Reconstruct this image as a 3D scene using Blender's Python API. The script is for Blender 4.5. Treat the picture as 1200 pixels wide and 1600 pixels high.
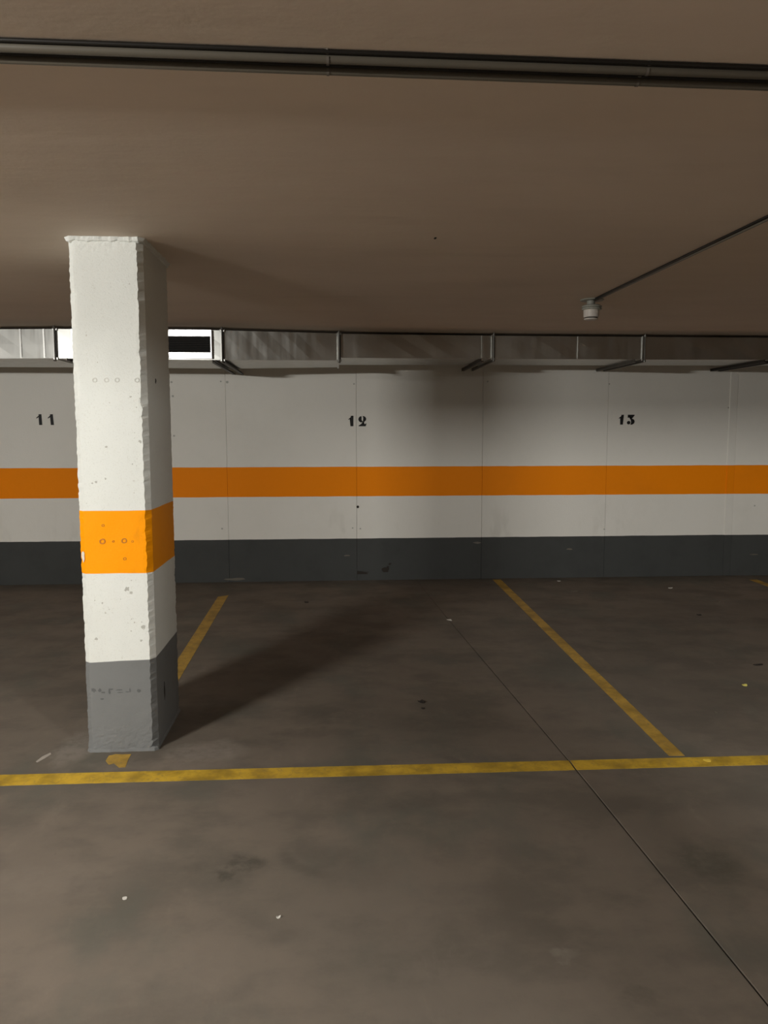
import bpy, bmesh, math, random
from mathutils import Vector, Matrix, noise
random.seed(7)
C = bpy.context.scene
for o in list(bpy.data.objects): bpy.data.objects.remove(o)
COL = C.collection

# ---------------------------------------------------------------- camera
H = 2.211            # ceiling height
YW = 7.355           # back wall plane
CAMZ = 1.4
F_PX, PITCH, YAW, ROLL = 1217.5, 0.1007, 0.0618, -0.0017
cd = bpy.data.cameras.new('camera'); cam = bpy.data.objects.new('camera', cd); COL.objects.link(cam)
cd.sensor_fit = 'VERTICAL'; cd.sensor_height = 36.0; cd.sensor_width = 27.0
cd.lens = F_PX / 1600.0 * 36.0; cd.clip_start = 0.05; cd.clip_end = 100
fw = Vector((math.sin(YAW)*math.cos(PITCH), math.cos(YAW)*math.cos(PITCH), -math.sin(PITCH)))
r0 = Vector((math.cos(YAW), -math.sin(YAW), 0)); u0 = r0.cross(fw)
rr = r0*math.cos(ROLL) + u0*math.sin(ROLL); uu = -r0*math.sin(ROLL) + u0*math.cos(ROLL)
cam.matrix_world = Matrix(((rr.x, uu.x, -fw.x, 0), (rr.y, uu.y, -fw.y, 0), (rr.z, uu.z, -fw.z, CAMZ), (0, 0, 0, 1)))
C.camera = cam

# ---------------------------------------------------------------- world, lamps, exposure
w = bpy.data.worlds.new('world'); C.world = w; w.use_nodes = True
w.node_tree.nodes['Background'].inputs[0].default_value = (0.5, 0.48, 0.42, 1)
w.node_tree.nodes['Background'].inputs[1].default_value = 0.0
C.view_settings.view_transform = 'Standard'; C.view_settings.look = 'None'
C.view_settings.gamma = 1.0; C.view_settings.exposure = 0.0
C.view_settings.use_curve_mapping = False

def area(name, loc, aim, sx, sy, watts, col=(1, .975, .92), spread=180):
    l = bpy.data.lights.new(name, 'AREA'); l.shape = 'RECTANGLE'; l.size = sx; l.size_y = sy
    l.energy = watts; l.color = col; l.spread = math.radians(spread)
    o = bpy.data.objects.new(name, l); COL.objects.link(o); o.location = loc
    d = Vector(aim) - Vector(loc)
    o.rotation_euler = d.to_track_quat('-Z', 'Y').to_euler()
    return o
# each fluorescent fitting of the garage, and one added fill: light going down and light going out sideways along the ceiling
def fitting(name, x, y, z, down, side, size=0.6, aim=None, **k):
    area(name + '_down', (x, y, z), (x, y, 0), size, .12, down, **k)
    ax, ay = aim if aim else (x, YW)
    if side: area(name + '_side', (x, y, z), (ax, ay, z - .15), size, .06, side, **k)
fitting('lamp_near_pillar', -3.0, 0.1, 2.085, 92, 122, aim=(-1.7, 7.0))
fitting('lamp_right', 2.6, -1.2, 2.10, 15, 138, size=.2, aim=(2.6, YW))
fitting('fill_near_right', 1.7, 0.25, 2.15, 15, 0, size=.4, aim=(1.7, YW))  # added fill, no fitting known here; brightens the near right floor
fitting('lamp_left', -5.0, 3.4, 2.06, 1, 16, aim=(0, 3.0))

# ---------------------------------------------------------------- material helpers
class N:
    def __init__(s, name):
        s.m = bpy.data.materials.new(name); s.m.use_nodes = True
        s.t = s.m.node_tree; s.b = s.t.nodes['Principled BSDF']; s.pos = None
    def n(s, typ, **k):
        n = s.t.nodes.new(typ)
        for a, v in k.items(): setattr(n, a, v)
        return n
    def link(s, a, b): s.t.links.new(a, b)
    def put(s, sock, v):
        if hasattr(v, 'is_output'): s.link(v, sock)
        else: sock.default_value = v
    def P(s):
        if not s.pos:
            g = s.n('ShaderNodeNewGeometry'); s.pos = g.outputs['Position']
            x = s.n('ShaderNodeSeparateXYZ'); s.link(s.pos, x.inputs[0]); s.x, s.y, s.z = x.outputs
        return s.pos
    def math(s, op, a, b=0.0, c=None, clamp=False):
        n = s.n('ShaderNodeMath', operation=op); n.use_clamp = clamp
        s.put(n.inputs[0], a); s.put(n.inputs[1], b)
        if c is not None: s.put(n.inputs[2], c)
        return n.outputs[0]
    def scalev(s, v, sc, off=(0, 0, 0)):
        n = s.n('ShaderNodeMapping'); s.link(v, n.inputs[0]); n.inputs['Scale'].default_value = sc
        n.inputs['Location'].default_value = off
        return n.outputs[0]
    def noise(s, scale, detail=4, rough=.55, vec=None, out=0, dist=0):
        n = s.n('ShaderNodeTexNoise'); s.put(n.inputs['Vector'], vec or s.P())
        n.inputs['Scale'].default_value = scale; n.inputs['Detail'].default_value = detail
        n.inputs['Roughness'].default_value = rough; n.inputs['Distortion'].default_value = dist
        return n.outputs[out]
    def ramp(s, v, a, b, lo=0., hi=1.):
        n = s.n('ShaderNodeMapRange', interpolation_type='SMOOTHSTEP'); s.put(n.inputs[0], v)
        for i, q in enumerate((a, b, lo, hi)): n.inputs[i+1].default_value = q
        return n.outputs[0]
    def mix(s, f, a, b, mode='MIX'):
        n = s.n('ShaderNodeMix', data_type='RGBA', blend_type=mode)
        s.put(n.inputs[0], f)
        s.put(n.inputs[6], a if hasattr(a, 'is_output') else (*a, 1)); s.put(n.inputs[7], b if hasattr(b, 'is_output') else (*b, 1))
        return n.outputs[2]
    def bump(s, h, strength=.3, dist=.005):
        n = s.n('ShaderNodeBump'); n.inputs['Strength'].default_value = strength; n.inputs['Distance'].default_value = dist
        s.link(h, n.inputs['Height']); s.link(n.outputs[0], s.b.inputs['Normal'])
    def done(s, col, rough=.7, metal=0., spec=.4):
        s.put(s.b.inputs['Base Color'], col if hasattr(col, 'is_output') else (*col, 1))
        s.put(s.b.inputs['Roughness'], rough); s.b.inputs['Metallic'].default_value = metal
        s.b.inputs['Specular IOR Level'].default_value = spec
        return s.m

def simple(name, col, rough=.6, metal=0., spec=.4, var=.12, sc=30):
    a = N(name); f = a.noise(sc, 3)
    c = a.mix(f, tuple(v*(1-var) for v in col), tuple(min(1, v*(1+var)) for v in col))
    return a.done(c, rough, metal, spec)

ORANGE = (.97, .27, .0005); WHITE = (.82, .805, .75)
def banded(name, z1, z2, z3, white, orange, grey, pillar=False):
    a = N(name); a.P()
    wob = a.math('MULTIPLY', a.math('SUBTRACT', a.noise(5, 2), .5), .006)
    z = a.math('ADD', a.z, wob)
    e = .0015
    if pillar: zg = a.math('SUBTRACT', z, a.math('MULTIPLY', a.math('ADD', a.x, .95), .035))
    else: zg = z
    s1 = a.ramp(z, z1-e, z1+e); s2 = a.ramp(z, z2-e, z2+e); s3 = a.ramp(zg, z3-e, z3+e)
    dirt = a.ramp(a.noise(1.6, 5, .6), .45, .75)
    wh = a.mix(a.math('MULTIPLY', dirt, .10), white, (white[0]*.6, white[1]*.57, white[2]*.5))
    fine = a.ramp(a.noise(60 if pillar else 35, 3, .7), .62, .74)
    if pillar:
        low = a.ramp(a.noise(9, 4, .65), .52, .68)
        wh = a.mix(a.math('MULTIPLY', a.math('MULTIPLY', fine, low), .6), wh, (.33, .30, .24))
        wh = a.mix(a.math('MULTIPLY', a.ramp(a.noise(170, 2, .6), .56, .68), .16), wh, (.42, .40, .34))
        streak = a.ramp(a.noise(14, 4, .6, vec=a.scalev(a.P(), (1, 1, .35))), .6, .75)
        org = a.mix(a.math('MULTIPLY', streak, .22), orange, (.45, .16, .01))
    else:
        st = a.ramp(a.noise(3.2, 4, .65, vec=a.scalev(a.P(), (1, 1, .4))), .56, .75)
        lowz = a.ramp(a.z, .85, .45)
        wh = a.mix(a.math('MULTIPLY', a.math('MULTIPLY', st, lowz), .22), wh, (.35, .33, .27))
        wh = a.mix(a.math('MULTIPLY', fine, .05), wh, (.4, .37, .32))
        org = a.mix(a.math('MULTIPLY', dirt, .15), orange, (.6, .18, .01))
    gd = a.ramp(a.noise(4, 5, .65), .4, .75)
    gr = a.mix(a.math('MULTIPLY', gd, .3), grey, tuple(v*.6 for v in grey))
    gl = a.ramp(a.noise(22, 4, .7, vec=a.scalev(a.P(), (.5, .5, 2))), .68, .8)
    gr = a.mix(a.math('MULTIPLY', gl, .2), gr, tuple(v*1.9 for v in grey))
    c = a.mix(s3, gr, wh)
    c = a.mix(a.math('MULTIPLY', s2, a.math('SUBTRACT', 1., s1)), c, org)
    h = a.math('ADD', a.noise(160 if pillar else 90, 3, .6), a.math('MULTIPLY', a.noise(12, 3), 1.5))
    a.bump(h, .35 if pillar else .25, .003)
    return a.done(c, .6, 0, .12)

M_wall = banded('painted_wall', 1.0861, .8066, .4042, WHITE, ORANGE, (.063, .066, .064))
M_pil = banded('painted_pillar', 1.072, .799, .411, (.745, .765, .73), (1.0, .345, .0005), (.18, .185, .183), True)

# ceiling: beige rendered slab
a = N('ceiling_render'); big = a.ramp(a.noise(.9, 4, .6, vec=a.scalev(a.P(), (1, 2.2, 1))), .3, .75)
c = a.mix(big, (.78, .665, .56), (.72, .61, .51))
tr = a.ramp(a.noise(1.3, 5, .6, vec=a.scalev(a.P(), (.6, 3.5, 1), (3, 0, 0))), .55, .8)
c = a.mix(a.math('MULTIPLY', tr, .16), c, (.48, .39, .31))
a.bump(a.math('ADD', a.noise(70, 4, .6), a.math('MULTIPLY', a.noise(2.5, 4, .55, vec=a.scalev(a.P(), (1, 2.6, 1))), 7.)), .09, .004)
M_ceil = a.done(c, .85, 0, .2)

# floor: power-floated concrete with stains of its own
a = N('floor_concrete'); a.P()
c = a.mix(a.ramp(a.noise(.8, 5, .6), .3, .7), (0.178, 0.150, 0.121), (0.138, 0.119, 0.0975))
c = a.mix(a.math('MULTIPLY', a.ramp(a.noise(2.6, 6, .65, vec=a.scalev(a.P(), (1, 1.4, 1), (5, 2, 0))), .42, .64), .6), c, (0.1, 0.0897, 0.0744))
c = a.mix(a.math('MULTIPLY', a.ramp(a.noise(1.9, 5, .6, vec=a.scalev(a.P(), (1.3, .8, 1), (9, 4, 0))), .5, .68), .62), c, (0.1069, 0.1073, 0.0899))
c = a.mix(a.math('MULTIPLY', a.ramp(a.noise(3.4, 5, .7, vec=a.scalev(a.P(), (1.6, .7, 1), (1, 7, 0))), .55, .75), .3), c, (0.2346, 0.195, 0.1581))
c = a.mix(a.math('MULTIPLY', a.ramp(a.noise(55, 4, .7), .6, .8), .12), c, (0.2277, 0.195, 0.1612))
c = a.mix(a.math('MULTIPLY', a.ramp(a.noise(26, 4, .7, vec=a.scalev(a.P(), (1, .6, 1), (2, 2, 0))), .62, .8), .22), c, (0.0552, 0.04875, 0.0403))
wx = a.math('MULTIPLY', a.math('SUBTRACT', a.noise(9, 4, .6), .5), .16)
wy = a.math('MULTIPLY', a.math('SUBTRACT', a.noise(9, 4, .6, vec=a.scalev(a.P(), (1, 1, 1), (7, 7, 7))), .5), .16)
grit = a.ramp(a.noise(18, 5, .7), .3, .62, .35, 1.15)
STAINS = [  # x, y, rx, ry, strength, colour
    (-.296, 2.44, .050, .042, .55, (0.0414, 0.04225, 0.0341)), (-.36, 2.385, .03, .028, .5, (0.0414, 0.04225, 0.0341)),
    (-.36, 2.42, .13, .085, .25, (0.0621, 0.0585, 0.0496)), (1.21, 2.36, .10, .11, .45, (0.0621, 0.065, 0.0527)),
    (.045, 2.37, .12, .09, .18, (0.069, 0.065, 0.0558)), (.33, 2.85, .16, .07, .22, (0.069, 0.065, 0.0558)),
    (.02, 3.75, .30, .10, .28, (0.0621, 0.0585, 0.0496)), (.42, 3.62, .22, .08, .28, (0.0621, 0.0585, 0.0496)),
    (-.12, 3.55, .16, .05, .25, (0.0552, 0.052, 0.0434)), (.72, 3.7, .12, .10, .25, (0.0621, 0.0585, 0.0496)),
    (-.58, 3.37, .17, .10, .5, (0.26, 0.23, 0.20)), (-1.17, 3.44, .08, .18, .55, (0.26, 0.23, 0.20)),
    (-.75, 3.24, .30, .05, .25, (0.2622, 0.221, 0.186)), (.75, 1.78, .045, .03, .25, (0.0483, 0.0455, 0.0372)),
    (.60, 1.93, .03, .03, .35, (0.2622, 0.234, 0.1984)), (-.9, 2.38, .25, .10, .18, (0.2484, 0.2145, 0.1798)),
    (-.55, 1.85, .35, .25, .12, (0.2484, 0.2145, 0.1798)), (.08, 1.93, .10, .07, .15, (0.0621, 0.065, 0.0527)),
    (2.0, 5.2, .7, .5, .12, (0.0621, 0.0585, 0.0496)), (1.1, 4.6, .6, .25, .15, (0.069, 0.065, 0.0558)),
]
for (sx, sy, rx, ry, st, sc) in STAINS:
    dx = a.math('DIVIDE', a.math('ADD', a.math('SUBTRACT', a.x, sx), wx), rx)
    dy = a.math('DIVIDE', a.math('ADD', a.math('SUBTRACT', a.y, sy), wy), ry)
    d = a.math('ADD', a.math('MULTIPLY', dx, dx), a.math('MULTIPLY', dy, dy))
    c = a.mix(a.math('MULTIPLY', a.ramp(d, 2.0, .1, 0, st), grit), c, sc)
# curved tyre scuff
for (cx_, cy_, R_, x0_, y0_, x1_, y1_) in ((.0, 2.55, .19, -.25, 2.30, .02, 2.56), (.9, 3.5, .5, .3, 2.9, .95, 3.3)):
    dx = a.math('SUBTRACT', a.x, cx_); dy = a.math('SUBTRACT', a.y, cy_)
    r = a.math('SQRT', a.math('ADD', a.math('MULTIPLY', dx, dx), a.math('MULTIPLY', dy, dy)))
    k = a.math('ABSOLUTE', a.math('SUBTRACT', r, R_))
    k = a.ramp(k, .035, .004)
    for q in (a.ramp(a.x, x0_, x0_+.05), a.ramp(a.x, x1_, x1_-.1), a.ramp(a.y, y1_, y1_-.08)): k = a.math('MULTIPLY', k, q)
    c = a.mix(a.math('MULTIPLY', k, .24), c, (0.0552, 0.052, 0.0434))
a.bump(a.math('ADD', a.noise(120, 4, .6), a.math('MULTIPLY', a.noise(5, 4), 3.)), .12, .002)
M_floor = a.done(c, a.ramp(a.noise(3, 4), .3, .7, .62, .8), 0, .14)
M_joint = simple('joint_filler', (.02, .018, .015), .9)

# worn yellow road paint
def yellow(name, col, wear, seed, dull=.5):
    a = N(name); a.P()
    v = a.scalev(a.P(), (1, 1, 1), (seed, seed*2, 0))
    c = a.mix(a.ramp(a.noise(7, 4, .6, vec=v), .35, .7), col, tuple(q*dull for q in col))
    c = a.mix(a.math('MULTIPLY', a.ramp(a.noise(30, 5, .7, vec=v, dist=1.5), .5, .72), wear), c, (.20, .15, .07))
    c = a.mix(a.math('MULTIPLY', a.ramp(a.noise(4, 5, .7, vec=v), .55, .7), wear*.6), c, (.26, .17, .06))
    return a.done(c, .6, 0, .35)
M_yel = yellow('yellow_line_paint', (.62, .40, .035), .55, 1)
M_yel2 = yellow('worn_yellow_line_paint', (.50, .31, .05), .8, 4, .55)

# galvanised sheet
def galv(name, col, rough, var):
    a = N(name); a.P()
    v = a.n('ShaderNodeTexVoronoi'); v.inputs['Scale'].default_value = 45; a.link(a.pos, v.inputs['Vector'])
    st = a.noise(14, 3, .6, vec=a.scalev(a.P(), (1, 1, .12)))
    c = a.mix(st, tuple(q*(1-var) for q in col), col)
    c = a.mix(a.math('MULTIPLY', v.outputs['Color'], .12), c, tuple(q*.7 for q in col))
    a.bump(a.math('ADD', a.noise(2.2, 2), a.math('MULTIPLY', st, .06)), .12, .015)
    return a.done(c, a.ramp(st, .3, .7, rough, rough+.12), 1., .5)
M_galv = galv('galvanised_sheet', (.56, .565, .54), .29, .15)
M_bright = galv('bright_aluminium', (.85, .85, .86), .33, .06)
M_dsteel = simple('dark_steel_angle', (.05, .045, .038), .5, .6)
M_rod = simple('steel_strap', (.16, .155, .14), .5, .8)
M_louv = simple('grille_blades', (.035, .03, .026), .6, .3)
M_black = simple('duct_inside_black', (.008, .008, .007), .9)
M_num = simple('black_stencil_paint', (.006, .006, .006), .6, var=.3)
M_pipe = simple('grey_plastic_conduit', (.13, .115, .09), .45, var=.06)
M_shade = simple('shade_strip', (.012, .010, .008), .5)  # near-black colour of the strips that stand in for pipe shade
M_clip = simple('clip_grey', (.16, .14, .12), .5)
M_det = simple('off_white_plastic', (.62, .58, .53), .45, var=.04)
M_detg = simple('grey_base_plastic', (.30, .30, .26), .5, var=.08)
M_hole = simple('dark_hole', (.03, .025, .02), .9)
M_patch = simple('hole_rim_paint', (.46, .46, .42), .7)
M_rim = simple('hole_edge_shade_paint', (.58, .58, .54), .7)
M_patcho = simple('orange_rim_paint', (.52, .19, .01), .6)
M_mark = simple('rubbed_dirt', (.105, .11, .11), .8)
M_chip = simple('chipped_paint_plaster', (.75, .70, .6), .8)

# ---------------------------------------------------------------- mesh helpers
def obj(name, bm, mat, parent=None, smooth=False):
    me = bpy.data.meshes.new(name); bm.normal_update(); bm.to_mesh(me); bm.free()
    me.materials.append(mat)
    if smooth:
        for p in me.polygons: p.use_smooth = True
    o = bpy.data.objects.new(name, me); COL.objects.link(o)
    if parent:
        o.parent = parent; o.matrix_parent_inverse = Matrix.Translation(parent.location).inverted()
    return o
def tag(o, label, cat, group=None):
    o['label'] = label; o['category'] = cat
    if group: o['group'] = group
    return o
def thing(name, loc, label, cat, group=None):
    o = bpy.data.objects.new(name, None); COL.objects.link(o); o.location = loc
    return tag(o, label, cat, group)
def struct(name, bm, mat, parent=None):
    o = obj(name, bm, mat, parent)
    if not parent: o['kind'] = 'structure'
    return o
def box(bm, x0, x1, y0, y1, z0, z1, bev=0):
    vs = [bm.verts.new(p) for p in ((x0,y0,z0),(x1,y0,z0),(x1,y1,z0),(x0,y1,z0),(x0,y0,z1),(x1,y0,z1),(x1,y1,z1),(x0,y1,z1))]
    fs = [bm.faces.new([vs[i] for i in q]) for q in ((3,2,1,0),(4,5,6,7),(0,1,5,4),(1,2,6,5),(2,3,7,6),(3,0,4,7))]
    if bev:
        es = set(e for f in fs for e in f.edges)
        bmesh.ops.bevel(bm, geom=list(es), offset=bev, segments=1, affect='EDGES')
    return bm
def hexa(bm, P):  # 8 points, same order as box
    vs = [bm.verts.new(p) for p in P]
    for q in ((3,2,1,0),(4,5,6,7),(0,1,5,4),(1,2,6,5),(2,3,7,6),(3,0,4,7)): bm.faces.new([vs[i] for i in q])
def bx(*a, **k): return box(bmesh.new(), *a, **k)
def tube(bm, pts, r, seg=10, cap=True):
    pts = [Vector(p) for p in pts]; rings = []
    for i, p in enumerate(pts):
        d = (pts[min(i+1, len(pts)-1)] - pts[max(i-1, 0)]).normalized()
        up = Vector((0, 0, 1)) if abs(d.z) < .9 else Vector((1, 0, 0))
        s = d.cross(up).normalized(); t = s.cross(d)
        rings.append([bm.verts.new(p + s*r*math.cos(2*math.pi*k/seg) + t*r*math.sin(2*math.pi*k/seg)) for k in range(seg)])
    for A, B in zip(rings, rings[1:]):
        for k in range(seg): bm.faces.new((A[k], A[(k+1) % seg], B[(k+1) % seg], B[k]))
    if cap: bm.faces.new(rings[0][::-1]); bm.faces.new(rings[-1])
    return bm
def lathe(bm, cx, cy, prof, seg=28):  # prof: (r,z)
    rings = [[bm.verts.new((cx+r*math.cos(2*math.pi*k/seg), cy+r*math.sin(2*math.pi*k/seg), z)) for k in range(seg)] for r, z in prof]
    for A, B in zip(rings, rings[1:]):
        for k in range(seg): bm.faces.new((A[k], A[(k+1) % seg], B[(k+1) % seg], B[k]))
    bm.faces.new(rings[0]); bm.faces.new(rings[-1][::-1])
    bmesh.ops.recalc_face_normals(bm, faces=bm.faces)
    return bm

# ---------------------------------------------------------------- setting
XL, XR, YB = -8.0, 8.5, -6.0
def cut_x(y):   # the saw-cut slab joint
    pts = ((YB, 1.37), (1.723, 1.051), (3.157, .990), (5.75, .840), (YW+.05, .757))
    for (ya, xa), (yb, xb) in zip(pts, pts[1:]):
        if y <= yb: return xa + (xb-xa)*(y-ya)/(yb-ya)
    return pts[-1][1]
ys = [YB, 0, 1.723, 2.4, 3.157, 4.4, 5.4, 5.75, 6.1, YW+.05]
fl = bx(XL, XR, YB, YW+.05, -.25, -.0055); floor = struct('floor', fl, M_joint)
def slab(side):
    bm = bmesh.new()
    rows = []
    for y in ys:
        g = .0030 if y < 4.5 else (.0018 if y < 5.8 else .0004)
        xc = cut_x(y) + (-g if side < 0 else g)
        xo = XL if side < 0 else XR
        b = .0012*(1 if side < 0 else -1)
        rows.append([bm.verts.new(p) for p in ((xo, y, 0), (xc-b, y, 0), (xc, y, -.002), (xc, y, -.0055), (xo, y, -.0055))])
    for A, B in zip(rows, rows[1:]):
        for k in range(5): bm.faces.new((A[k], A[(k+1) % 5], B[(k+1) % 5], B[k]))
    bm.faces.new(rows[0][::-1]); bm.faces.new(rows[-1])
    bmesh.ops.recalc_face_normals(bm, faces=bm.faces)
    return bm
for s in (-1, 1): obj('floor_slab', slab(s), M_floor, floor)

struct('ceiling', bx(XL, XR, YB, YW+.3, H, H+.25), M_ceil)
struct('light_blocker_beam', bx(.6, XR, -.45, -.25, 2.036, H), M_ceil)  # unseen beam, added to keep the right lamp off the upper wall
struct('light_blocker_post', bx(2.09, 2.30, -.5, -.2, 0, H-.001), M_ceil)  # unseen post, added to block the right lamp towards the left
M_plain = simple('bare_concrete_wall', (.17, .16, .14), .8)
struct('wall_left', bx(XL-.2, XL, YB, YW+.3, -.25, H+.25), M_plain)
struct('wall_right', bx(XR, XR+.2, YB, YW+.3, -.25, H+.25), M_plain)
struct('wall_rear', bx(XL-.2, XR+.2, YB-.2, YB, -.25, H+.25), M_plain)

obj('ceiling_fleck', bx(.418, .427, 3.32, 3.345, H-.002, H+.001), M_joint, bpy.data.objects['ceiling'])
# back wall: cast panels 1.21 m wide with thin joints; from the fifth joint on it turns very slightly
XT = 3.829
def wy_at(x): return YW if x <= XT else YW - .055*(x-XT)
wb = bmesh.new()
box(wb, XL, XR, YW+.03, YW+.3, 0, H)
wall_back = struct('wall_back', wb, M_wall)
joints = [-1.012 + 1.21*k for k in range(-6, 9)]
joints[5:11] = [-2.222, -1.012, .196, 1.393, 2.60, 3.829]
edges = [XL] + [j for j in joints if XL+.2 < j < XR-.2] + [XR]
gp = .0004
for i, (xa, xb) in enumerate(zip(edges, edges[1:])):
    bm = bmesh.new()
    proud = (0, .0012, -.001, .0008, -.0006)[i % 5]
    xa2, xb2 = xa + (gp if i else 0), xb - gp
    ya, yb = wy_at(xa2) - proud, wy_at(xb2) - proud
    e = .0007
    hexa(bm, ((xa2+e, ya, 0), (xb2-e, yb, 0), (xb2, YW+.032, 0), (xa2, YW+.032, 0), (xa2+e, ya, H), (xb2-e, yb, H), (xb2, YW+.032, H), (xa2, YW+.032, H)))
    obj('wall_panel', bm, M_wall, wall_back)
bm = bmesh.new(); box(bm, XT-.035, XT+.04, YW-.006, YW+.01, 0, H, bev=.002)
obj('joint_strip', bm, M_wall, wall_back)

def disc(bm, c, n, r, th=.0015, seg=12, wob=.0, sx=1., sz=1.):
    # small raised disc on a vertical face whose outward normal is n ('-y' or '+x') or on the floor ('z')
    A = []; B = []
    for k in range(seg):
        t = 2*math.pi*k/seg; q = r*(1 + wob*random.uniform(-1, 1)); u_, v_ = q*math.cos(t)*sx, q*math.sin(t)*sz
        if n == '-y': a_ = Vector(c) + Vector((u_, .001, v_)); d = Vector((0, -th-.001, 0))
        elif n == '+x': a_ = Vector(c) + Vector((-.001, u_, v_)); d = Vector((th+.001, 0, 0))
        else: a_ = Vector(c) + Vector((u_, v_, -.0003)); d = Vector((0, 0, th+.0003))
        A.append(bm.verts.new(a_)); B.append(bm.verts.new(a_+d))
    for k in range(seg): bm.faces.new((A[k], A[(k+1) % seg], B[(k+1) % seg], B[k]))
    bm.faces.new(B); bm.faces.new(A[::-1])
    bmesh.ops.recalc_face_normals(bm, faces=bm.faces)
    return bm
# unprojection, used only to read positions off known planes of the room
def ray(px, py):
    return fw*F_PX + rr*(px-600) + uu*(800-py)
def on_wall(px, py):
    d = ray(px, py); t = YW/d.y; return d*t + Vector((0, 0, CAMZ))
def on_z(px, py, z=0.):
    d = ray(px, py); t = (z-CAMZ)/d.z; return d*t + Vector((0, 0, CAMZ))
p = on_wall(559, 792); o = obj('tie_hole', disc(bmesh.new(), p, '-y', .013, .002, wob=.08), M_hole, wall_back)
for (px, py, r) in ((355, 597, .012), (345, 596, .008), (268, 597, .009), (270, 619, .010), (272, 681, .009), (553, 600, .008), (762, 596, .009), (952, 600, .007), (1138, 637, .007), (551, 825, .008), (563, 826, .008), (347, 826, .009), (944, 827, .007), (1178, 790, .007)):
    p = on_wall(px, py); p.y = wy_at(p.x)-.001
    obj('filled_tie_hole', disc(bmesh.new(), p, '-y', r, .0015, wob=.12), M_patch, wall_back)
for (px, py, sx, sz) in ((543, 868, .030, .006), (890, 858, .03, .007), (746, 848, .035, .009), (370, 905, .1, .012), (1177, 866, .04, .006)):
    p = on_wall(px, py); p.y = wy_at(p.x)-.001
    obj('paint_chip', disc(bmesh.new(), p, '-y', 1, .001, wob=.25, sx=sx, sz=sz), M_pipe, wall_back)
for (px, py, sx, sz) in ((525, 894, .10, .018), (560, 895, .10, .016), (602, 890, .035, .022), (609, 881, .014, .01), (606, 886, .012, .01)):
    p = on_wall(px, py)
    obj('damp_stain', disc(bmesh.new(), p, '-y', 1, .0008, wob=.3, sx=sx, sz=sz, seg=16), M_hole, wall_back)

# bay numbers: stencilled digits
def slabpoly(bm, loops, ox, oz, s, slant=0.):
    for L in loops:
        A = []; B = []
        for (u_, v_) in L:
            x = ox + (u_ + slant*v_)*s; z = oz + v_*s
            A.append(bm.verts.new((x, YW-.0022, z))); B.append(bm.verts.new((x, YW+.0005, z)))
        n = len(L); f = bm.faces.new(A)
        for k in range(n): bm.faces.new((A[k], B[k], B[(k+1) % n], A[(k+1) % n]))
        bmesh.ops.triangulate(bm, faces=[f])
    bmesh.ops.recalc_face_normals(bm, faces=bm.faces)
    return bm
def arc(cx, cy, rx, ry, a0, a1, n=10): return [(cx+rx*math.cos(math.radians(a0+(a1-a0)*k/n)), cy+ry*math.sin(math.radians(a0+(a1-a0)*k/n))) for k in range(n+1)]
ONE = [[(.22, 0), (.50, 0), (.49, 1), (.24, .99), (.23, .86), (.02, .68), (.0, .60), (.14, .66), (.22, .74)]]
TWO = [
    # left ball, right bowl, and foot, split as a stencil
    arc(.30, .66, .30, .30, 95, 270, 10) + [(.42, .44), (.30, .60), (.26, .78), (.30, .90)],
    [(.40, .97)] + arc(.42, .68, .32, .29, 80, -25, 8) + [(.60, .46), (.42, .30), (.36, .36), (.46, .52), (.50, .70), (.47, .86)],
    [(.04, .0), (.70, .0), (.76, .27), (.72, .27), (.60, .19), (.44, .20), (.56, .36), (.46, .42), (.30, .24), (.02, .06)],
]
THREE = [
    [(.04, 1.0), (.74, 1.0), (.74, .93), (.50, .62), (.32, .52), (.40, .66), (.46, .74), (.34, .73), (.24, .80), (.16, .70), (.04, .70)],
    [(.36, .56), (.50, .60)] + arc(.40, .30, .38, .31, 60, -95, 12) + [(.36, .02), (.44, .10), (.48, .28), (.44, .44), (.34, .50)],
    arc(.17, .20, .18, .18, 0, 330, 12),
]
def bay_number(px, py_bottom, digits, label, h, slants):
    p0 = on_wall(px, py_bottom)
    t = thing('bay_number', (p0.x, YW, p0.z), label, 'number', 'stencilled bay numbers on the back wall')
    for (shape, dpx, sl) in zip([{'1': ONE, '2': TWO, '3': THREE}[d[0]] for d in digits], [d[1] for d in digits], slants):
        p = on_wall(dpx, py_bottom)
        obj('digit', slabpoly(bmesh.new(), shape, p.x, p.z, h, sl), M_num, t)
    return t
bay_number(57, 664, (('1', 57.5), ('1', 75.8)), 'black stencilled number 11 on the wall left of the pillar', .098, (-.03, -.06))
bay_number(544, 666, (('1', 544), ('2', 560)), 'black stencilled number 12 on the white wall right of the pillar', .098, (.02, 0))
bay_number(964, 663.5, (('1', 965.5), ('3', 979.5)), 'black stencilled number 13 on the wall under the right part of the duct', .094, (.10, .03))

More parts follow.
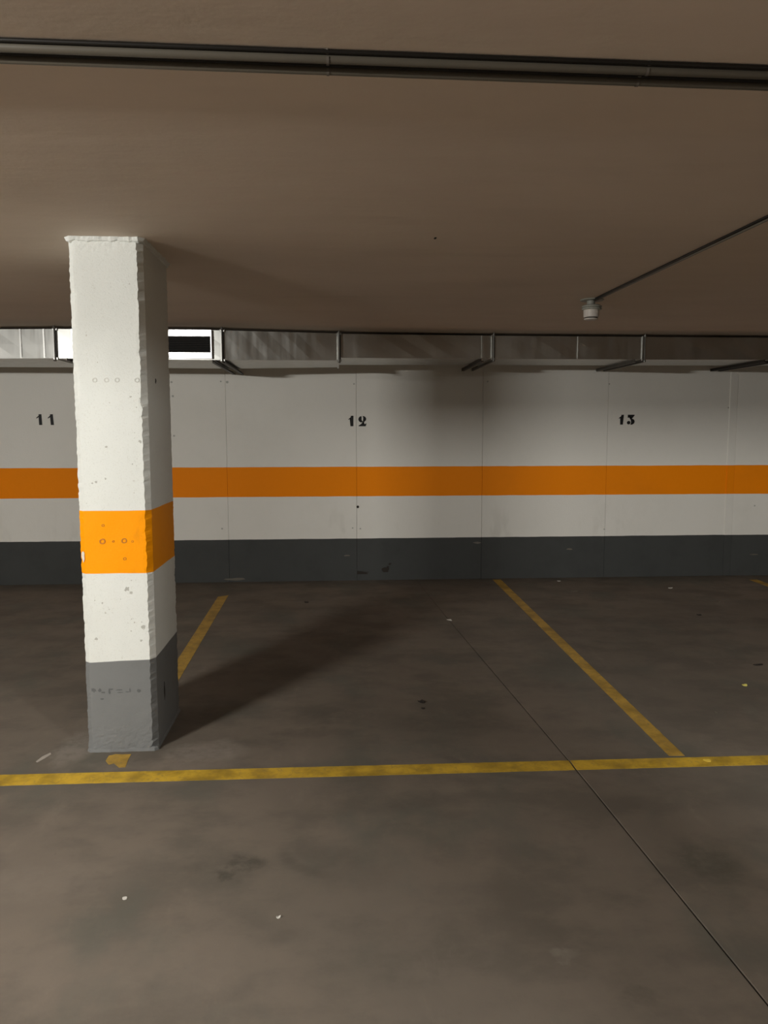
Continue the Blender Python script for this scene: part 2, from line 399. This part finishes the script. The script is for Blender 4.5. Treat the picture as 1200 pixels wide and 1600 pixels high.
# ---------------------------------------------------------------- pillar
PX0, PX1, PY0, PY1 = -1.103, -.799, 3.39, 3.885
pil = thing('concrete_pillar', ((PX0+PX1)/2, (PY0+PY1)/2, 0), 'square concrete pillar painted white with orange band and grey foot', 'pillar')
pil_loc = pil.location
ch = .023
def pillar_mesh():
    bm = bmesh.new(); rings = []
    nz = 230
    for i in range(nz+1):
        z = H*i/nz
        pts = []
        def jit(x, y, k, amp):
            n1 = noise.noise(Vector((k*7.3, z*34, 0))); n2 = noise.noise(Vector((k*7.3+50, z*72, 3)))
            n3 = max(0, noise.noise(Vector((k*3.1+9, z*14, 8)))-.25)
            q = amp*(n1*.45 + n2*.85) + amp*2.2*n3
            cx, cy = (PX0+PX1)/2, (PY0+PY1)/2
            return (x - q*(1 if x > cx else -1), y + abs(q)*.4*(1 if y < cy else -1), z)
        base = 1 + 1.6*max(0, 1-z/.06)
        A = .0034*base
        # counter-clockwise from front left; extra points along the faces
        pts += [jit(PX0+ch, PY0, 1, A)]
        for k in range(1, 24):
            x = PX0+ch+(PX1-PX0-2*ch)*k/24; rg = max(0, 1-z/.16) + max(0, 1-(H-z)/.09)
            pts.append((x, PY0 + .0022*noise.noise(Vector((x*9, z*7, 1))) + .0035*rg*noise.noise(Vector((x*55, z*70, 1))), z))
        pts += [jit(PX1-ch*.9, PY0, 2, A*1.5), jit(PX1, PY0+.030, 3, A*.5)]
        for k in range(1, 5):
            y = PY0+ch+(PY1-PY0-2*ch)*k/5; pts.append((PX1 + .0015*noise.noise(Vector((y*9, z*7, 5))), y, z))
        pts += [jit(PX1, PY1-ch*.5, 4, A*.8), (PX1-ch*.5, PY1, z), (PX0+ch, PY1, z), (PX0, PY1-ch, z), jit(PX0, PY0+ch, 5, A)]
        rings.append([bm.verts.new(p) for p in pts])
    n = len(rings[0])
    for a_, b_ in zip(rings, rings[1:]):
        for k in range(n): bm.faces.new((a_[k], a_[(k+1) % n], b_[(k+1) % n], b_[k]))
    bm.faces.new(rings[0][::-1]); bm.faces.new(rings[-1])
    return bm
obj('shaft', pillar_mesh(), M_pil, pil)
# lumpy plaster collar where the pillar meets the ceiling, and a mortar foot
def collar(z0, z1, out, amp, seed, sides=('f', 'r', 'l')):
    bm = bmesh.new(); rows = []
    path = [(PX0, PY1), (PX0, PY0+.012), (PX0+.012, PY0), (PX1-.012, PY0), (PX1, PY0+.012), (PX1, PY1)]
    pts = []
    for (xa, ya), (xb, yb) in zip(path, path[1:]):
        L = math.hypot(xb-xa, yb-ya); m = max(1, int(L/.012))
        for k in range(m): pts.append((xa+(xb-xa)*k/m, ya+(yb-ya)*k/m))
    pts.append(path[-1]); cx, cy = (PX0+PX1)/2, (PY0+PY1)/2
    for i, (x, y) in enumerate(pts):
        if abs(x-PX0) < .002: nx, ny = -1, 0
        elif abs(x-PX1) < .002: nx, ny = 1, 0
        elif abs(y-PY0) < .002: nx, ny = 0, -1
        else: nx, ny = (-.7 if x < cx else .7), -.7
        e = out + amp*noise.noise(Vector((i*.35, seed, 0))) + amp*.6*noise.noise(Vector((i*1.3, seed, 4)))
        zz = z0 + (z1-z0)*.35*noise.noise(Vector((i*.5, seed, 9)))
        e = max(e, .0015)
        rows.append([bm.verts.new(q) for q in ((x-nx*.006, y-ny*.006, zz), (x+nx*e*.45, y+ny*e*.45, zz+(z1-z0)*.3), (x+nx*e, y+ny*e, z1), (x-nx*.006, y-ny*.006, z1))])
    for A, B in zip(rows, rows[1:]):
        for k in range(4): bm.faces.new((A[k], A[(k+1) % 4], B[(k+1) % 4], B[k]))
    bm.faces.new(rows[0]); bm.faces.new(rows[-1][::-1])
    bmesh.ops.recalc_face_normals(bm, faces=bm.faces)
    return bm
o = obj('plaster_collar', collar(H-.022, H-.0005, .013, .006, 2.), M_pil, pil)
o = obj('mortar_foot', collar(.018, .0005, .003, .004, 5.), M_pil, pil)

def on_front(px, py):
    d = ray(px, py); t = PY0/d.y; return d*t + Vector((0, 0, CAMZ))
def on_side(px, py):
    d = ray(px, py); t = PX1/d.x; return d*t + Vector((0, 0, CAMZ))
def ringmesh(c, r, mat_th=.002, wob=.1):
    bm = bmesh.new(); seg = 14; R = []
    for (q, dy) in ((r, .002), (r, -.0018), (r*.62, -.0018), (r*.55, .002)):
        R.append([bm.verts.new((c.x+q*math.cos(2*math.pi*k/seg), c.y+dy, c.z+q*math.sin(2*math.pi*k/seg)*(1+wob*math.sin(k)))) for k in range(seg)])
    for A, B in zip(R, R[1:]):
        for k in range(seg): bm.faces.new((A[k], A[(k+1) % seg], B[(k+1) % seg], B[k]))
    bmesh.ops.recalc_face_normals(bm, faces=bm.faces)
    return bm
for (px, py) in ((148, 594), (166.5, 594), (183, 594), (214, 594)):
    obj('patched_hole', ringmesh(on_front(px, py), .0105), M_rim, pil)
o = obj('open_hole', disc(bmesh.new(), on_side(243, 595), '+x', .011, .0015, wob=.3), M_hole, pil)
for (px, py, r) in ((160, 846, .013), (194, 845, .012), (161, 821, .006), (195, 873, .007), (207, 846, .005), (177, 846, .005)):
    obj('paint_drip', ringmesh(on_front(px, py), r), M_patcho, pil)
o = obj('paint_chip', disc(bmesh.new(), on_front(130, 869), '-y', 1, .001, wob=.2, sx=.006, sz=.024), M_chip, pil)
for (px, py, sx, sz) in ((147, 1078, .010, .011), (156, 1079, .008, .009), (161, 1082, .010, .004), (171, 1080, .004, .013), (174, 1077, .009, .003), (186, 1078, .015, .003), (187, 1082, .013, .002), (203, 1078, .004, .010), (199, 1081, .008, .002), (217, 1079, .007, .007), (160, 1092, .008, .004)):
    obj('scuff_mark', disc(bmesh.new(), on_front(px, py), '-y', 1, .0008, wob=.3, sx=sx, sz=sz), M_mark, pil)
for (px, py, r) in ((129, 498, .004), (204, 620, .004), (166, 698, .005), (165, 748, .004), (150, 753, .005), (144, 755, .004), (199, 920, .008), (205, 926, .007), (224, 980, .008), (221, 1001, .006), (150, 998, .006), (160, 942, .005), (196, 922, .005), (219, 690, .006)):
    obj('pit_mark', disc(bmesh.new(), on_front(px, py), '-y', r, .0008, wob=.35), M_patch, pil)
for k in range(34):
    px = random.choice((random.uniform(128, 226), random.uniform(205, 232))); py = random.uniform(600, 1015)
    if 795 < py < 900: continue
    obj('pit_mark', disc(bmesh.new(), on_front(px, py), '-y', random.uniform(.0012, .0032), .0006, wob=.4, seg=8), M_patch, pil)
# vertical gouge on the grey foot of the side face
g = on_side(257, 1080); bm = bmesh.new(); disc(bm, g, '+x', 1, .001, wob=.2, sx=.01, sz=.04); obj('scuff_mark', bm, M_hole, pil)

# ---------------------------------------------------------------- ventilation duct
duct = thing('ventilation_duct', (.5, 6.7, 2.0), 'long rectangular galvanised ventilation duct under the ceiling along the back wall', 'duct')
TOP = 2.19; REAR = 7.02
# joint positions: x, front y, bottom z
J = [(-7.2, 6.29, 1.975), (-5.9, 6.28, 1.975), (-4.62, 6.27, 1.975), (-3.36, 6.26, 1.975), (-2.11, 6.15, 1.974), (-.862, 6.17, 1.968), (.035, 6.315, 1.983),
     (1.29, 6.40, 2.008), (2.55, 6.41, 2.008), (3.81, 6.42, 2.012), (5.07, 6.43, 2.012), (6.33, 6.44, 2.012), (7.6, 6.45, 2.012)]
def section(i, A, B):
    (xa, ya, za), (xb, yb, zb) = A, B
    if i == 6: ya, za = 6.335, 2.004
    bm = bmesh.new(); n = 8; rows = []
    for k in range(n+1):
        t = k/n; x = xa + (xb-xa)*t; y = ya+(yb-ya)*t; z = za+(zb-za)*t
        bulge = (.0045 if k % 2 else -.0015)*math.sin(math.pi*t) + random.uniform(-.0012, .0012)*math.sin(math.pi*t)
        rows.append([bm.verts.new(p) for p in ((x, y, TOP), (x, y-bulge, (TOP+z)/2 + random.uniform(-.01, .01)), (x, y, z), (x, (y+REAR)/2, z-abs(bulge)*.8), (x, REAR, z), (x, REAR, TOP))])
    for P_, Q_ in zip(rows, rows[1:]):
        for k in range(6): bm.faces.new((P_[k], P_[(k+1) % 6], Q_[(k+1) % 6], Q_[k]))
    bm.faces.new(rows[0]); bm.faces.new(rows[-1][::-1])
    bmesh.ops.recalc_face_normals(bm, faces=bm.faces)
    return bm
for i, (A, B) in enumerate(zip(J, J[1:])):
    obj('duct_section', section(i, A, B), M_galv, duct)
    # folded seam lip along the lower front edge
    (xa, ya, za), (xb, yb, zb) = A, B
    if i == 6: ya, za = 6.335, 2.004
    bm = bmesh.new(); y0, y1, z0, z1 = ya, yb, za, zb
    hexa(bm, ((xa+.02, y0-.004, z0-.004), (xb-.02, y1-.004, z1-.004), (xb-.02, y1+.02, z1-.004), (xa+.02, y0+.02, z0-.004), (xa+.02, y0-.004, z0+.008), (xb-.02, y1-.004, z1+.008), (xb-.02, y1+.02, z1+.001), (xa+.02, y0+.02, z0+.001)))
    obj('seam_lip', bm, M_galv, duct)
for i, (x, y, z) in enumerate(J):
    bm = bmesh.new()
    box(bm, x-.013, x-.001, y-.014, y+.012, z-.012, TOP+.003)
    box(bm, x-.013, x-.001, y+.012, REAR-.01, z-.012, z+.002)
    fl_ = obj('flange', bm, M_galv, duct)
    bm = bmesh.new(); box(bm, x, x+.013, y-.013, y+.012, z-.011, TOP+.003)  # right half of each flange, in a darker colour
    obj('flange_dark_half', bm, M_dsteel, duct)
    for zz in (TOP-.004, z-.006): obj('corner_bolt', box(bmesh.new(), x-.018, x+.018, y-.019, y-.013, zz-.009, zz+.009, bev=.002), M_galv, fl_)
# seams across single sheets
for (x, y, z) in ((-2.20, 6.158, 1.974), (-2.38, 6.174, 1.974), (1.20, 6.395, 2.008), (2.0, 6.402, 2.008)):
    bm = bmesh.new(); box(bm, x-.006, x+.006, y-.007, y+.004, z, TOP); obj('sheet_seam', bm, M_galv, duct)
# air grille on the section beside the pillar
gr = obj('air_grille', bx(-1.96, -.945, 6.150, 6.158, 2.019, 2.139), M_black, duct)
bm = bmesh.new()
Y0 = 6.128
for (za, zb) in ((1.972, 2.018), (2.140, 2.188)):
    hexa(bm, ((-1.99, Y0+.004, za), (-.940, Y0+.004, za), (-.940, 6.16, za), (-1.99, 6.16, za), (-1.99, Y0, zb), (-.940, Y0, zb), (-.940, 6.16, zb), (-1.99, 6.16, zb)))
box(bm, -.949, -.940, Y0, 6.16, 2.018, 2.140); box(bm, -1.99, -1.96, Y0, 6.16, 2.018, 2.140)
obj('grille_frame', bm, M_bright, gr)
bm = bmesh.new()
for k in range(9):
    z = 2.022 + k*.0134
    hexa(bm, ((-1.96, 6.132, z), (-.945, 6.132, z), (-.945, 6.152, z+.006), (-1.96, 6.152, z+.006), (-1.96, 6.132, z+.002), (-.945, 6.132, z+.002), (-.945, 6.152, z+.008), (-1.96, 6.152, z+.008)))
o = obj('blades', bm, M_louv, gr); o['kind'] = 'stuff'
# support angles running from the front edge back to the wall
for (x, y, z, dbl) in ((-2.02, 6.15, 1.974, 1), (-.93, 6.16, 1.966, 1), (-.85, 6.16, 1.966, 1), (1.20, 6.39, 2.006, 1), (1.29, 6.39, 2.006, 0), (2.55, 6.40, 2.006, 0), (2.48, 6.40, 2.006, 0), (3.68, 6.41, 2.010, 1), (3.60, 6.41, 2.010, 1)):
    bm = bmesh.new(); wd = .012 if dbl else .007
    box(bm, x-wd, x+wd, y-.01, wy_at(x), z-.026, z-.020); box(bm, x-wd, x-wd+.005, y-.01, wy_at(x), z-.020, z-.001)
    obj('support_angle', bm, M_dsteel if dbl else M_rod, duct)
for (x, y, z) in ((-.862, 6.138, 1.945), (-2.11, 6.118, 1.95), (1.29, 6.367, 1.985), (2.55, 6.377, 1.985), (3.81, 6.387, 1.988), (.035, 6.28, 1.96)):
    bm = bmesh.new(); tube(bm, ((x, y, z), (x, y, H)), .0045, 8)
    for zz in (z+.002, TOP+.004): tube(bm, ((x, y, zz-.006), (x, y, zz+.006)), .011, 6)
    obj('hanger_rod', bm, M_rod, duct)

# ---------------------------------------------------------------- ceiling conduits
def cross_y(px, py, z): return on_z(px, py, z)
def run(name, pyl, pym, r, zc, mat, label, cat):
    # straight run across the ceiling through the points read at x=0 and x=1200 px
    A = on_z(0, pyl, zc); B = on_z(1200, pym, zc); d = (B-A)/(B.x-A.x)
    P0 = A + d*(XL+.001-A.x); P1 = A + d*(XR-.001-A.x)
    o = obj(name, tube(bmesh.new(), (P0, P1), r, 12), mat, None, True)
    return tag(o, label, cat), A, d
pipes = []
for (nm, pl, pr, r, zc, m, lab, cat) in (  # the thin dark runs stand in for the shade along the pipes
    ('shade_strip', 62.0, 105.2, .0042, H-.005, M_shade, 'thin dark shade strip on the ceiling, the nearest to the viewer above two grey pipes', 'shade strip'),
    ('shade_strip', 66.0, 109.0, .0042, H-.005, M_shade, 'thin dark shade strip touching the near side of the upper grey ceiling pipe', 'shade strip'),
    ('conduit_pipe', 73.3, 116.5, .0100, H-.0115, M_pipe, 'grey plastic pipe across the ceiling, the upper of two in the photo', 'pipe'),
    ('shade_strip', 80.0, 123.0, .0042, H-.005, M_shade, 'thin dark shade strip between the two grey ceiling pipes, beside the upper one', 'shade strip'),
    ('shade_strip', 84.0, 127.0, .0042, H-.005, M_shade, 'thin dark shade strip touching the near side of the lower grey ceiling pipe', 'shade strip'),
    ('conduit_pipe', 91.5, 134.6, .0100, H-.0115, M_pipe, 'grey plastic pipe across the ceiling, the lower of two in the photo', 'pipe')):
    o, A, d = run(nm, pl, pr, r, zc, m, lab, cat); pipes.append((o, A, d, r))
# saddle clips that hold the pipes
for px in (512, 1020):
    for o, A, d, r in (pipes[2], pipes[5]):
        t = (on_z(px, 90, H).x - A.x); Pc = A + d*t
        bm = bmesh.new(); seg = 10; R = []
        for x in (-.003, .003):
            R.append([bm.verts.new((Pc.x+x, Pc.y+(r+.0012)*math.cos(math.pi*(1+k/seg)), Pc.z+(r+.0012)*math.sin(math.pi*(1+k/seg)))) for k in range(seg+1)]
                     + [bm.verts.new((Pc.x+x, Pc.y+(r+.0002)*math.cos(math.pi*(2-k/seg)), Pc.z+(r+.0002)*math.sin(math.pi*(2-k/seg)))) for k in range(seg+1)])
        n = len(R[0])
        for k in range(n): bm.faces.new((R[0][k], R[0][(k+1) % n], R[1][(k+1) % n], R[1][k]))
        bmesh.ops.recalc_face_normals(bm, faces=bm.faces)
        clip = obj('saddle_clip', bm, M_clip, o)
        bm = bmesh.new(); lathe(bm, Pc.x, Pc.y-r-.006, ((.004, H-.008), (.0055, H-.004), (.0055, H-.0002)), 8)
        obj('screw', bm, M_clip, clip)
# little hanging screw under the lower pipe
P_ = on_z(1020, 131, H)
# conduit from the detector towards the pipes
D = on_z(925, 468, H); E = on_z(1200, 341, H-.008)
yend = pipes[5][1].y + pipes[5][2].y*(1.65-pipes[5][1].x) + .014
dd = (E-D)/(E.y-D.y); E2 = D + dd*(yend-D.y); E2.z = H-.008
S = Vector((D.x+.012, D.y-.03, H-.008))
tag(obj('conduit_pipe', tube(bmesh.new(), (S, E2), .0075, 10), M_pipe, None, True), 'thin grey pipe on the ceiling running from the round detector out of frame right', 'pipe')
off = Vector((-.014, 0, .003))  # dark run next to the conduit, standing in for its shade
tag(obj('shade_strip', tube(bmesh.new(), (S+off, E2+off), .005, 8), M_shade, None, True), 'dark shade strip beside the thin grey pipe that leads to the round detector', 'shade strip')

# ---------------------------------------------------------------- ceiling detector
det = thing('smoke_detector', (D.x, D.y, H), 'small round off-white detector hanging from the ceiling above number 13', 'detector')
obj('base_plate', lathe(bmesh.new(), D.x, D.y, ((.070, H-.0005), (.072, H-.004), (.066, H-.008)), 28), M_detg, det, False)
obj('neck', lathe(bmesh.new(), D.x-.006, D.y, ((.026, H-.006), (.024, H-.010), (.024, H-.042)), 20), M_detg, det)
obj('mounting_disc', lathe(bmesh.new(), D.x, D.y, ((.050, H-.034), (.060, H-.040), (.060, H-.046), (.054, H-.050), (.060, H-.054), (.058, H-.062), (.048, H-.064)), 28), M_detg, det)
obj('sensor_head', lathe(bmesh.new(), D.x-.002, D.y, ((.047, H-.060), (.0475, H-.064), (.047, H-.104), (.044, H-.108)), 28), M_det, det)
obj('sensor_slot', lathe(bmesh.new(), D.x-.002, D.y, ((.038, H-.107), (.038, H-.115)), 24), M_hole, det)
obj('sensor_cap', lathe(bmesh.new(), D.x-.004, D.y, ((.040, H-.114), (.042, H-.116), (.040, H-.121), (.030, H-.124)), 24), M_det, det)

# ---------------------------------------------------------------- floor markings
def strip(path_l, path_r, th=.0009, seed=0, amp=.0022, step=.04):
    # polylines of equal meaning: left and right edge, subdivided with a slightly ragged border
    bm = bmesh.new(); rows = []
    (xa, ya), (xb, yb) = path_l; (xc, yc), (xd, yd) = path_r
    n = max(2, int(math.hypot(xb-xa, yb-ya)/step))
    for k in range(n+1):
        t = k/n
        l = Vector((xa+(xb-xa)*t, ya+(yb-ya)*t, 0)); r = Vector((xc+(xd-xc)*t, yc+(yd-yc)*t, 0))
        w_ = (r-l).normalized()
        l = l + w_*amp*noise.noise(Vector((k*.9, seed, 0))); r = r + w_*amp*noise.noise(Vector((k*.9, seed, 7)))
        u_ = Vector((0, 0, th))
        rows.append([bm.verts.new(q) for q in (l, l+u_, r+u_, r)])
    for A, B in zip(rows, rows[1:]):
        for k in range(3): bm.faces.new((A[k], A[k+1], B[k+1], B[k]))
    bm.faces.new(rows[0]); bm.faces.new(rows[-1][::-1])
    bmesh.ops.recalc_face_normals(bm, faces=bm.faces)
    return bm
def ext(a_, b_, y=None, x=None):
    t = (y-a_[1])/(b_[1]-a_[1]) if y is not None else (x-a_[0])/(b_[0]-a_[0])
    return (a_[0]+(b_[0]-a_[0])*t, a_[1]+(b_[1]-a_[1])*t)
def fz(px, py): q = on_z(px, py); return (q.x, q.y)
# front line across the bays; it is broken where the slab joint cuts it
fa, fb = fz(0, 1211), fz(1200, 1180.5); ga, gb = fz(0, 1228), fz(1200, 1195)
xc = cut_x(3.12)
tf = thing('bay_front_line', (xc, 3.12, 0), 'long yellow painted line across the floor in front of the pillar', 'floor line')
obj('paint_strip', strip((ext(fa, fb, x=XL+.02), ext(fa, fb, x=xc-.004)), (ext(ga, gb, x=XL+.02), ext(ga, gb, x=xc-.004)), seed=1), M_yel, tf)
obj('paint_strip', strip((ext(fa, fb, x=xc+.003), ext(fa, fb, x=XR-.02)), (ext(ga, gb, x=xc+.003), ext(ga, gb, x=XR-.02)), seed=2), M_yel, tf)
# line between bays 12 and 13
l1, l2 = fz(772, 908), fz(1045, 1181); r1, r2 = fz(785, 908), fz(1070, 1181)
tag(obj('bay_divider_line', strip((ext(l1, l2, y=7.30), l2), (ext(r1, r2, y=7.30), r2), seed=3), M_yel2),
    'worn yellow line on the floor between the bays marked 12 and 13', 'floor line', 'yellow bay divider lines')
# line between bays 11 and 12, hidden in part by the pillar
l1, l2 = fz(341, 935), fz(279, 1025); r1, r2 = fz(357, 930), fz(280, 1061.7)
l1 = (l1[0], r1[1]); 
wL = .082
r0_ = r1; q1 = (r1[0], r1[1]); q2 = ext(r1, r2, y=3.92)
tag(obj('bay_divider_line', strip(((q1[0]-wL, q1[1]-.06), (q2[0]-wL, q2[1])), (q1, q2), seed=4), M_yel2),
    'worn yellow line on the floor behind the pillar, between bays 11 and 12', 'floor line', 'yellow bay divider lines')
# worn stub in front of the pillar
bm = bmesh.new(); P0 = [fz(*q) for q in ((170, 1181), (181, 1178.5), (192, 1179), (205, 1178.5), (200, 1188), (196, 1199), (186, 1199.5), (178, 1193), (170, 1195), (165, 1189))]
def blob(bm, pts, th=.0009):
    A = [bm.verts.new((x, y, 0)) for x, y in pts]; B = [bm.verts.new((x, y, th)) for x, y in pts]; n = len(pts)
    for k in range(n): bm.faces.new((A[k], A[(k+1) % n], B[(k+1) % n], B[k]))
    bm.faces.new(B); bmesh.ops.recalc_face_normals(bm, faces=bm.faces); return bm
tag(obj('worn_line_stub', blob(bm, P0), M_yel2), 'short worn yellow paint patch at the front foot of the pillar', 'floor line')
# line right of bay 13, only its far end in view
a1, a2 = fz(1165, 904), fz(1200, 921)
d_ = ((3.98, 7.15), (3.86, 3.2))
tag(obj('bay_divider_line', strip(((a1[0], 7.12), (a1[0]-.06, 3.2)), ((a1[0]+.08, 7.12), (a1[0]+.02, 3.2)), seed=8), M_yel2),
    'faint yellow line end on the floor at the far right edge by the wall', 'floor line', 'yellow bay divider lines')

# ---------------------------------------------------------------- litter on the floor
M_leaf = simple('dark_leaf', (.018, .014, .012), .7)
M_paper = simple('pale_scrap', (.62, .60, .55), .7)
M_yscrap = simple('yellow_scrap', (.80, .72, .18), .6)
M_ypaint = simple('fresh_yellow_drop', (.80, .58, .08), .6)
def scrap(name, px, py, sx, sy, ang, mat, label, cat, curl=.004, z=0.):
    P0 = on_z(px, py); bm = bmesh.new(); n = 9; A = []; B = []
    for k in range(n):
        t = 2*math.pi*k/n; q = 1+.22*random.uniform(-1, 1)
        x, y = sx*q*math.cos(t), sy*q*math.sin(t); zz = curl*(x/sx)**2
        X = x*math.cos(ang)-y*math.sin(ang); Y = x*math.sin(ang)+y*math.cos(ang)
        A.append(bm.verts.new((P0.x+X, P0.y+Y, z+zz*.4))); B.append(bm.verts.new((P0.x+X, P0.y+Y, z+zz+.0015)))
    c1 = bm.verts.new((P0.x, P0.y, z+.0018))
    for k in range(n):
        bm.faces.new((A[k], A[(k+1) % n], B[(k+1) % n], B[k])); bm.faces.new((B[k], B[(k+1) % n], c1))
    bm.faces.new(A[::-1])
    return tag(obj(name, bm, mat), label, cat)
scrap('dry_leaf', 658, 1097, .016, .022, .4, M_leaf, 'black curled leaf on the floor in the middle of bay 12', 'leaf', .008)
scrap('dry_leaf', 661, 1107, .010, .010, 0, M_leaf, 'tiny black leaf crumb just in front of the larger curled leaf', 'leaf')
scrap('dry_leaf', 1092, 961, .014, .022, 0, M_leaf, 'small black speck of leaf far back in bay 13', 'leaf')
scrap('dry_leaf', 1184, 1039, .030, .014, .1, M_leaf, 'flat dark leaf near the right edge above the yellow scrap', 'leaf')
scrap('dry_leaf', 479, 941, .020, .03, .1, M_leaf, 'flat dark leaf near the wall in bay 12 right of the pillar', 'leaf')
scrap('paper_scrap', 1163, 1071, .014, .014, .1, M_yscrap, 'bright yellow scrap on the floor near the right edge of bay 13', 'scrap', .006)
scrap('paper_scrap', 702, 969, .014, .024, .6, M_paper, 'pale scrap lying where the dark floor joint fades out', 'scrap')
scrap('paper_scrap', 873, 908, .018, .02, 0, M_paper, 'pale scrap on the floor right at the wall under number 13', 'scrap')
scrap('paper_scrap', 898, 924, .04, .03, .2, M_pipe, 'greyish flat scrap a little in front of the scrap at the wall', 'scrap')
scrap('paper_scrap', 1047, 919, .020, .02, 0, M_paper, 'pale scrap near the wall at the right side of bay 13', 'scrap')
scrap('paper_scrap', 1118, 1113, .007, .012, 0, M_pipe, 'tiny grey crumb on the floor left of the yellow scrap', 'scrap')
scrap('paper_scrap', 1124, 941, .014, .012, 0, M_pipe, 'tiny grey crumb behind the black speck in bay 13', 'scrap')
scrap('paper_scrap', 435, 1434, .006, .005, .3, M_paper, 'small pale crumb in the middle of the near floor', 'scrap')
scrap('paper_scrap', 195, 1404, .008, .008, 0, M_paper, 'pale round crumb on the near floor below the pillar', 'scrap', .001)
scrap('paint_drop', 1105, 1188.5, .016, .014, -.6, M_ypaint, 'bright yellow paint drop on the front line near bay 13', 'paint drop', 0, .0009)
# brush mark left of the pillar
P0 = on_z(68, 1182); bm = bmesh.new()
q = [fz(*k) for k in ((56, 1190), (66, 1182), (79, 1176), (80, 1178.5), (70, 1185), (58, 1191.5))]
tag(obj('chalk_scratch', blob(bm, q, .0006), simple('chalk', (.36, .33, .29), .9)), 'pale slanted scratch on the floor left of the pillar foot', 'scratch')
